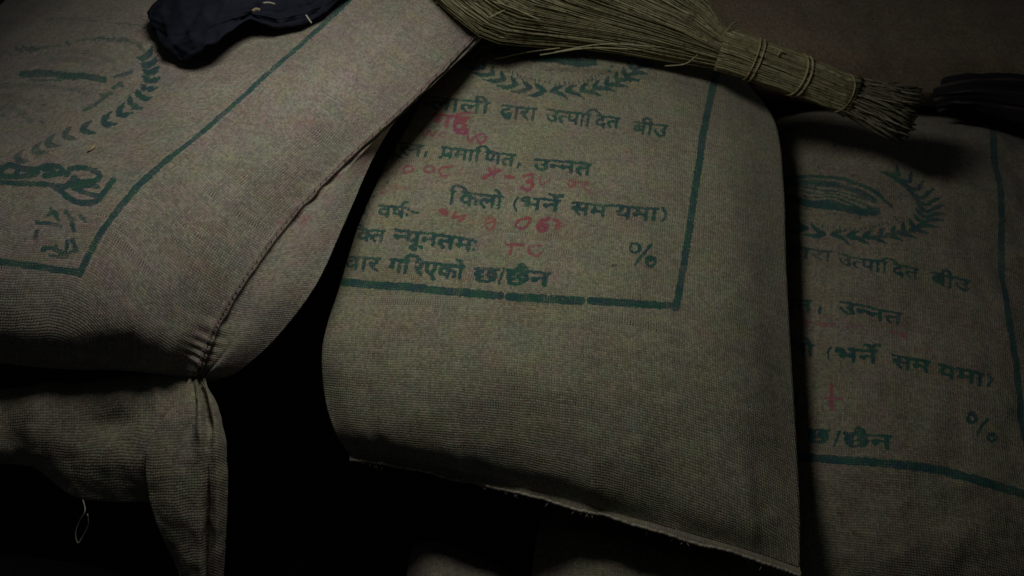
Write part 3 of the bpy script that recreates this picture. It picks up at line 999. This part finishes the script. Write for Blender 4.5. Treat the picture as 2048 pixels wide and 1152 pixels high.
flap, _ = sheet('mouth_flap', FLAP, m_plain, sackA, 70, 110, 3.0, .0018, .002, crease_flap)
EAR_X = [(372, 380, 386, 392, 400, 406, 412), (340, 362, 384, 398, 412, 424, 438), (300, 340, 378, 398, 416, 434, 452), (292, 334, 376, 400, 416, 436, 458),
         (300, 338, 376, 400, 416, 436, 457), (325, 350, 380, 402, 415, 433, 452), (360, 376, 392, 404, 414, 430, 447), (395, 402, 408, 412, 418, 428, 442)]
EAR_Y = [758, 815, 870, 930, 1000, 1070, 1150, 1240]
EAR_Z = [.407, .405, .398, .384, .366, .346, .321, .290]
PLEAT = [(0, .003, -.001, .004, -.002, .004, 0), (0, .002, .003, .008, -.002, .004, -.008), (0, .003, .000, .008, .003, .004, -.010), (0, .005, .006, .007, .004, .005, -.010),
         (0, .006, .008, .007, .002, .005, -.010), (0, .006, .008, .008, -.004, .006, -.010), (0, .006, .008, .008, -.006, .006, -.010), (0, .004, .006, .006, -.004, .005, -.008)]
EAR = [[(EAR_X[r][c], EAR_Y[r] + (6 if c in (0, 6) else 0), EAR_Z[r] + .006 + PLEAT[r][c]) for c in range(7)] for r in range(8)]


def crease_ear(u, v):
    return (-.007 * np.exp(-((u - .665) / .016) ** 2) * np.clip((v - .42) / .15, 0, 1)
            - .006 * np.exp(-((u - .38) / .05) ** 2) * np.exp(-((v - .16) / .09) ** 2)
            - .006 * np.exp(-((u - .70) / .05) ** 2) * np.exp(-((v - .18) / .10) ** 2))


ear, _ = sheet('gathered_corner', EAR, m_plain, sackA, 130, 70, 7.0, .0018, .002, crease_ear)
# loose thread hanging from the flap
st = Tubes()
lt = [(166, 1000, .360), (170, 1022, .364), (158, 1045, .354), (151, 1068, .346), (156, 1086, .340), (166, 1072, .344), (176, 1050, .352), (175, 1028, .362)]
L3 = world(*np.array(lt).T)
st.add(line_pts(L3, 40), .0006, 5, .8)
st.build('loose_thread', m_thread, sackA)

# ---- sacks of the pile that show only in part
def plain_sack(nodes, label, seed, base, thick=.12, n=(90, 90)):
    c = np.array(nodes, float).reshape(-1, 3).mean(0)
    s = empty('jute_sack', world(c[0], c[1], max(.02, c[2] - .12))[0], label, 'sack', 'plain jute sacks around the printed ones')
    m = burlap('plain_burlap', base=base, seed=seed)
    sack_body('bag_cloth', nodes, m, s, n=n, thick=thick, seed=seed)
    return s


def pillow(cx, cy, ex, ey, zc, drop, rows=7, cols=7):
    """control cage of a lying sack in pixels: centre, half axes, crest height"""
    out = []
    for i in range(rows):
        y = -1 + 2 * i / (rows - 1); r = []
        for j in range(cols):
            x = -1 + 2 * j / (cols - 1)
            k = max(abs(x), abs(y)); q = 1 - .10 * (x * x * y * y)
            z = zc - drop * (abs(x) ** 4 + abs(y) ** 4) / (1 + .5 * (x * y) ** 2)
            r.append((cx + q * (x * ex[0] + y * ey[0]), cy + q * (x * ex[1] + y * ey[1]) + (zc - z) * 550, z))
        out.append(r)
    return out


# behind, upper right
D = [[(1130 + 160 * c + 6 * r * r, -330 + 85 * r + (4 * c if r < 6 else 2 * c) + (18 if c in (0, 7) else 0), .40 - .10 * (abs(c - 3.5) / 3.5) ** 4 - .10 * (abs(r - 3.2) / 3.4) ** 4) for c in range(8)] for r in range(7)]
plain_sack(D, 'brown unprinted jute sack behind the broom handle, upper right', 14.0, (.22, .165, .105))
plain_sack(pillow(930, 1264, (125, 52), (-10, 190), .250, .06), 'lower jute sack below the hem of the middle sack, the left one of two', 15.0, (.24, .21, .15))
plain_sack(pillow(1300, 1226, (240, 62), (-10, 205), .278, .05), 'lower jute sack below the hem of the middle sack, the right one of two', 16.0, (.24, .21, .15))
plain_sack(pillow(60, 1270, (210, 30), (-10, 180), .20, .06), 'jute sack deep in shadow below the loose thread in the lower left corner', 17.0, (.28, .24, .18))

# ------------------------------------------------------------------ straw broom
m_straw = straw_mat('broom_straw', (.165, .146, .066), (.41, .375, .21))
m_butt = straw_mat('cut_straw', (.11, .10, .055), (.30, .28, .19))
m_twine = straw_mat('binding_twine', (.22, .18, .085), (.40, .34, .19), .7)
broom = empty('straw_broom', world(1440, 100, .40)[0], 'hand broom of dry yellowish straw tied with twine, lying across the sacks', 'broom')
ax = line_pts(world(*np.array([(1290, 62, .455), (1440, 98, .448), (1545, 133, .442), (1640, 168, .435), (1690, 188, .430), (1815, 226, .420)]).T), 60)


def frame_at(P):
    T = np.gradient(P, axis=0); T /= np.linalg.norm(T, axis=1, keepdims=True)
    A = np.cross(T, [0, 0, 1.0]); A /= np.linalg.norm(A, axis=1, keepdims=True)
    return A, np.cross(A, T)


axA, axB = frame_at(ax)
rad = np.interp(np.linspace(0, 1, 60), [0, .3, .48, .68, .79, 1], [.028, .0245, .0236, .0222, .0218, .038])
st = Tubes()
for k in range(420):
    r = math.sqrt(random.random()) if k > 170 else random.uniform(.9, 1.0)
    a = random.uniform(0, 2 * math.pi)
    i0, i1 = 12, 49
    tw = random.uniform(-.25, .25)
    ii = np.linspace(i0, i1, 14).astype(int)
    aa = a + tw * np.linspace(0, 1, 14)
    rr = rad[ii] * r
    pts = ax[ii] + axA[ii] * (rr * np.cos(aa))[:, None] + axB[ii] * (rr * np.sin(aa))[:, None]
    pts += RNG.normal(0, .0004, pts.shape)
    st.add(pts, random.uniform(.0007, .0014), 4, random.random() ** 1.4)
st.build('handle_straws', m_straw, broom, kind='stuff')
# flared butt end
st = Tubes()
for k in range(750):
    r = math.sqrt(random.random()); a = random.uniform(0, 2 * math.pi)
    ln = random.uniform(.72, 1.05)
    tt = np.linspace(0, 1, 7)
    s_ = 46 + tt * 13.5 * ln
    base = np.stack([np.interp(s_, np.arange(60), ax[:, c]) for c in range(3)], 1)
    over = np.clip(s_ - 59, 0, None)[:, None] * (ax[-1] - ax[-2])
    ra = np.interp(s_, [46, 49, 60], [.0218, .0222, .040]) * r
    a2 = a + random.uniform(-.3, .3) * tt
    pts = base + over + axA[-3] * (ra * np.cos(a2))[:, None] * 1.05 + axB[-3] * (ra * np.sin(a2))[:, None] * .75
    pts[:, 2] += .004 * np.sin(tt * 3 + k) - .004 * tt ** 2
    pts += np.cumsum(RNG.normal(0, .0006, pts.shape), axis=0)
    st.add(pts, random.uniform(.7, 1.1) * np.linspace(.0009, .0013, 7), 4, random.random() ** 1.5)
st.build('butt_straws', m_butt, broom, kind='stuff')
# long bristles fanning out to the left, resting on the sacks
st = Tubes()
LOW = np.array([(1505, 163, .428), (1430, 134, .425), (1330, 118, .424), (1200, 94, .428), (1080, 82, .438), (985, 68, .462), (920, 24, .486), (868, -22, .498), (820, -70, .505)], float)
HIGH = np.array([(1530, 88, .455), (1452, 60, .462), (1420, 16, .475), (1360, -30, .49), (1280, -90, .50), (1200, -150, .505), (1120, -200, .49), (1060, -250, .49), (1000, -300, .488)], float)
for k in range(1500):
    f = random.random() ** 1.15
    wob = random.uniform(-.17, .17)
    n = 10
    ff = np.clip(f + wob * np.linspace(0, 1, len(LOW)), -.02, 1.05)
    p = LOW * (1 - ff)[:, None] + HIGH * ff[:, None]
    lift = random.uniform(-.006, .012)
    p[:, 2] += lift * np.linspace(0, 1, len(p)) ** .5 + .012 * math.sin(math.pi * min(max(f, 0), 1)) * np.array([.3, .9, 1, .9, .8, .6, .4, .3, .2])
    end = random.uniform(.55, 1.0) if random.random() < .35 else 1.0
    P3 = world(p[:, 0], p[:, 1], p[:, 2])
    q = line_pts(P3, 16)[:max(6, int(16 * end))]
    q = q + np.cumsum(RNG.normal(0, .00055, q.shape), axis=0)
    r0 = random.uniform(.0006, .00125)
    st.add(q, np.linspace(r0, r0 * .55, len(q)), 3, random.random() ** 1.3)
# stray straws that cross or stick out of the bundle
for a, c1, c2 in [((1330, 95, .468), (1210, 88, .462), (1110, 104, .445)), ((1290, 100, .46), (1180, 96, .455), (1080, 110, .44)), ((1120, 96, .44), (1050, 105, .43), (990, 118, .42)),
                  ((990, 62, .46), (960, 74, .455), (905, 72, .45)), ((1010, 20, .49), (940, 50, .475), (905, 30, .474)), ((940, 15, .49), (905, 40, .475), (880, 48, .474)),
                  ((1395, 110, .455), (1370, 128, .44), (1330, 132, .43)), ((960, 0, .5), (925, -6, .5), (870, 6, .49)), ((1080, 40, .48), (1010, 10, .49), (930, -10, .495))]:
    st.add(line_pts(world(*np.array([a, c1, c2]).T), 12), .0008, 4, .95)
st.build('bristles', m_straw, broom, kind='stuff')


def wrap(idx, turns, r_w, name, skew=.3, tail=None):
    st = Tubes()
    for t in range(turns):
        a = np.linspace(0, 2 * math.pi, 40)
        i = idx + t * 1.15
        s_ = i + skew * 5 * np.cos(a - .6)
        base = np.stack([np.interp(s_, np.arange(60), ax[:, c]) for c in range(3)], 1)
        R = np.interp(s_, np.arange(60), rad) + r_w * .9
        k = int(idx)
        st.add(base + axA[k] * (R * np.cos(a))[:, None] + axB[k] * (R * np.sin(a))[:, None], r_w, 5, random.uniform(.4, 1))
    if tail:
        st.add(line_pts(world(*np.array(tail).T), 14), r_w * .8, 4, .7)
    st.build(name, m_twine, broom)


wrap(18.5, 2, .0013, 'twine_tie', .25, [(1448, 70, .472), (1462, 50, .478), (1474, 44, .478)])
wrap(29.0, 2, .0014, 'twine_tie', .42, [(1556, 112, .466), (1562, 100, .470), (1566, 104, .470)])
wrap(46.0, 1, .0010, 'twine_tie', .45)

# ------------------------------------------------------------------ dark cloths
m_black = cloth_mat('navy_black_cloth', (.010, .013, .021), (.016, .019, .031))
m_dark, nt_, N2, L2, bs2 = nodes_of('dark_shawl')
b2_ = NB(nt_)
uv2 = N2.new('ShaderNodeUVMap'); uv2.uv_map = 'cloth'
sp2 = N2.new('ShaderNodeSeparateXYZ'); L2.new(uv2.outputs[0], sp2.inputs[0])
str_ = b2_.smooth(b2_.math('SINE', b2_.math('MULTIPLY', sp2.outputs[1], 260.0)), .80, .97)
c2_ = b2_.mix(b2_.math('MULTIPLY', str_, b2_.noise(uv2.outputs[0], 30, 3, .6)), (.007, .006, .008, 1), (.10, .07, .055, 1))
L2.new(c2_, bs2.inputs['Base Color'])
bs2.inputs['Roughness'].default_value = .9
BC = [
    [(350, -150, 0.525), (385, -150, 0.530), (430, -150, 0.530), (480, -150, 0.530), (520, -150, 0.530), (570, -150, 0.530), (630, -150, 0.530), (700, -150, 0.530), (800, -150, 0.525)],
    [(340, -60, 0.530), (375, -65, 0.542), (425, -75, 0.548), (475, -80, 0.550), (520, -80, 0.546), (570, -80, 0.540), (630, -85, 0.535), (700, -95, 0.535), (800, -115, 0.525)],
    [(331, -8, 0.530), (362, -10, 0.544), (415, -20, 0.552), (465, -35, 0.556), (512, -25, 0.548), (565, -25, 0.538), (625, -30, 0.530), (690, -60, 0.528), (785, -95, 0.520)],
    [(297, 18, 0.525), (345, 30, 0.542), (400, 25, 0.550), (455, 5, 0.552), (507, 5, 0.546), (562, 12, 0.532), (615, 5, 0.526), (668, -22, 0.523), (760, -78, 0.518)],
    [(301, 42, 0.520), (338, 66, 0.536), (392, 58, 0.546), (448, 32, 0.550), (503, 22, 0.542), (558, 34, 0.526), (612, 26, 0.521), (660, 2, 0.519), (738, -56, 0.516)],
    [(308, 64, 0.516), (334, 92, 0.528), (385, 82, 0.540), (442, 50, 0.546), (500, 30, 0.538), (556, 46, 0.521), (608, 38, 0.518), (654, 14, 0.517), (725, -44, 0.515)],
    [(330, 80, 0.514), (358, 123, 0.520), (398, 102, 0.536), (440, 76, 0.544), (497, 37, 0.536), (552, 57, 0.518), (604, 48, 0.516), (650, 24, 0.516), (715, -34, 0.514)],
]


def crease_cloth(u, v):
    f = lambda x: 1 - 2 * np.abs((x % 1.0) - .5) * 2
    return (.0035 * f(u * 3.1 + .6 * v) ** 3 + .0025 * f(u * 5.3 - 1.4 * v + .3) ** 4) * np.clip(v * 2, 0, 1) + .002 * f(v * 4 + u) ** 3


bc, _ = sheet('black_cloth', BC, m_black, None, 60, 90, 11.0, .0025, .003, crease_cloth, True)
tag(bc, 'bluish black crumpled cloth lying on the left sack at the top edge', 'cloth')
DK = [
    [(1838, 150, .345), (1900, 138, .36), (1960, 134, .362), (2030, 134, .36), (2110, 140, .36), (2200, 150, .35)],
    [(1845, 166, .352), (1900, 156, .372), (1960, 152, .378), (2030, 154, .376), (2110, 164, .374), (2200, 174, .364)],
    [(1852, 180, .352), (1905, 174, .368), (1962, 172, .370), (2030, 178, .368), (2110, 190, .367), (2200, 200, .355)],
    [(1862, 190, .352), (1908, 186, .370), (1964, 186, .372), (2034, 196, .370), (2112, 210, .368), (2200, 222, .36)],
    [(1868, 204, .348), (1912, 198, .360), (1966, 202, .361), (2036, 216, .359), (2112, 232, .356), (2200, 244, .344)],
    [(1872, 214, .344), (1915, 208, .358), (1968, 214, .360), (2038, 232, .358), (2114, 250, .354), (2200, 262, .35)],
    [(1878, 226, .338), (1916, 220, .342), (1970, 230, .340), (2040, 256, .336), (2114, 278, .332), (2200, 292, .33)],
]
dk, _ = sheet('dark_shawl', DK, m_dark, None, 60, 70, 13.0, .002, .003, lambda u, v: .0015 * np.sin(v * 40 + 5 * u))
tag(dk, 'dark folded shawl lying beside the butt end of the broom at the right edge', 'cloth')

# ------------------------------------------------------------------ small things lying about
m_husk = straw_mat('rice_husk', (.52, .40, .22), (.62, .50, .30), .6)


def surf(top, px, py):
    """height of a sack's upper side near a photo pixel"""
    F = top.reshape(-1, 3)
    d = F - CAMN
    zc = d @ FWD
    x = 1024 + FPX * d[:, 0] / zc; y = 576 - FPX * (d @ UPV) / zc
    k = np.argmin((x - px) ** 2 + (y - py) ** 2)
    return F[k]


def husk(p, length, wid, ang, label, name='rice_husk', cat='grain', mat=m_husk):
    V, F = [], []
    n, s = 9, 7
    for i in range(n):
        t = i / (n - 1); r = wid * (math.sin(math.pi * t) ** .7 * (1 - .25 * t) + .02)
        for k in range(s):
            a = 2 * math.pi * k / s
            l = (t - .5) * length
            V.append((p[0] + l * math.cos(ang) - r * math.cos(a) * math.sin(ang), p[1] + l * math.sin(ang) + r * math.cos(a) * math.cos(ang), p[2] + wid * .75 + r * .7 * math.sin(a)))
    for i in range(n - 1):
        for k in range(s):
            F.append((i * s + k, i * s + (k + 1) % s, (i + 1) * s + (k + 1) % s, (i + 1) * s + k))
    F += [tuple(range(s))[::-1], tuple((n - 1) * s + k for k in range(s))]
    o = mesh_obj(name, V, F, mat)
    return tag(o, label, cat)


husk(surf(topA, 183, 297), .0105, .0022, 1.0, 'single pale rice husk lying beside the emblem on the left sack')


def bit(name, pts, r, label, cat):
    st = Tubes()
    st.add(line_pts(world(*np.array(pts).T), 8), r, 5, .9)
    return tag(st.build(name, m_twine if r > .0011 else m_thread), label, cat)


bit('straw_piece', [(505, 22, .562), (512, 18, .563), (520, 20, .562)], .0018, 'short pale straw bit on the black cloth, nearest its notch', 'straw')
bit('straw_piece', [(526, 6, .560), (537, 5, .560), (550, 8, .556)], .0009, 'thin pale straw bit on the black cloth at the photo edge', 'straw')
bit('straw_piece', [(612, 30, .532), (618, 39, .530), (623, 46, .528)], .0009, 'tiny white straw sliver at the right hand end of the black cloth', 'straw')
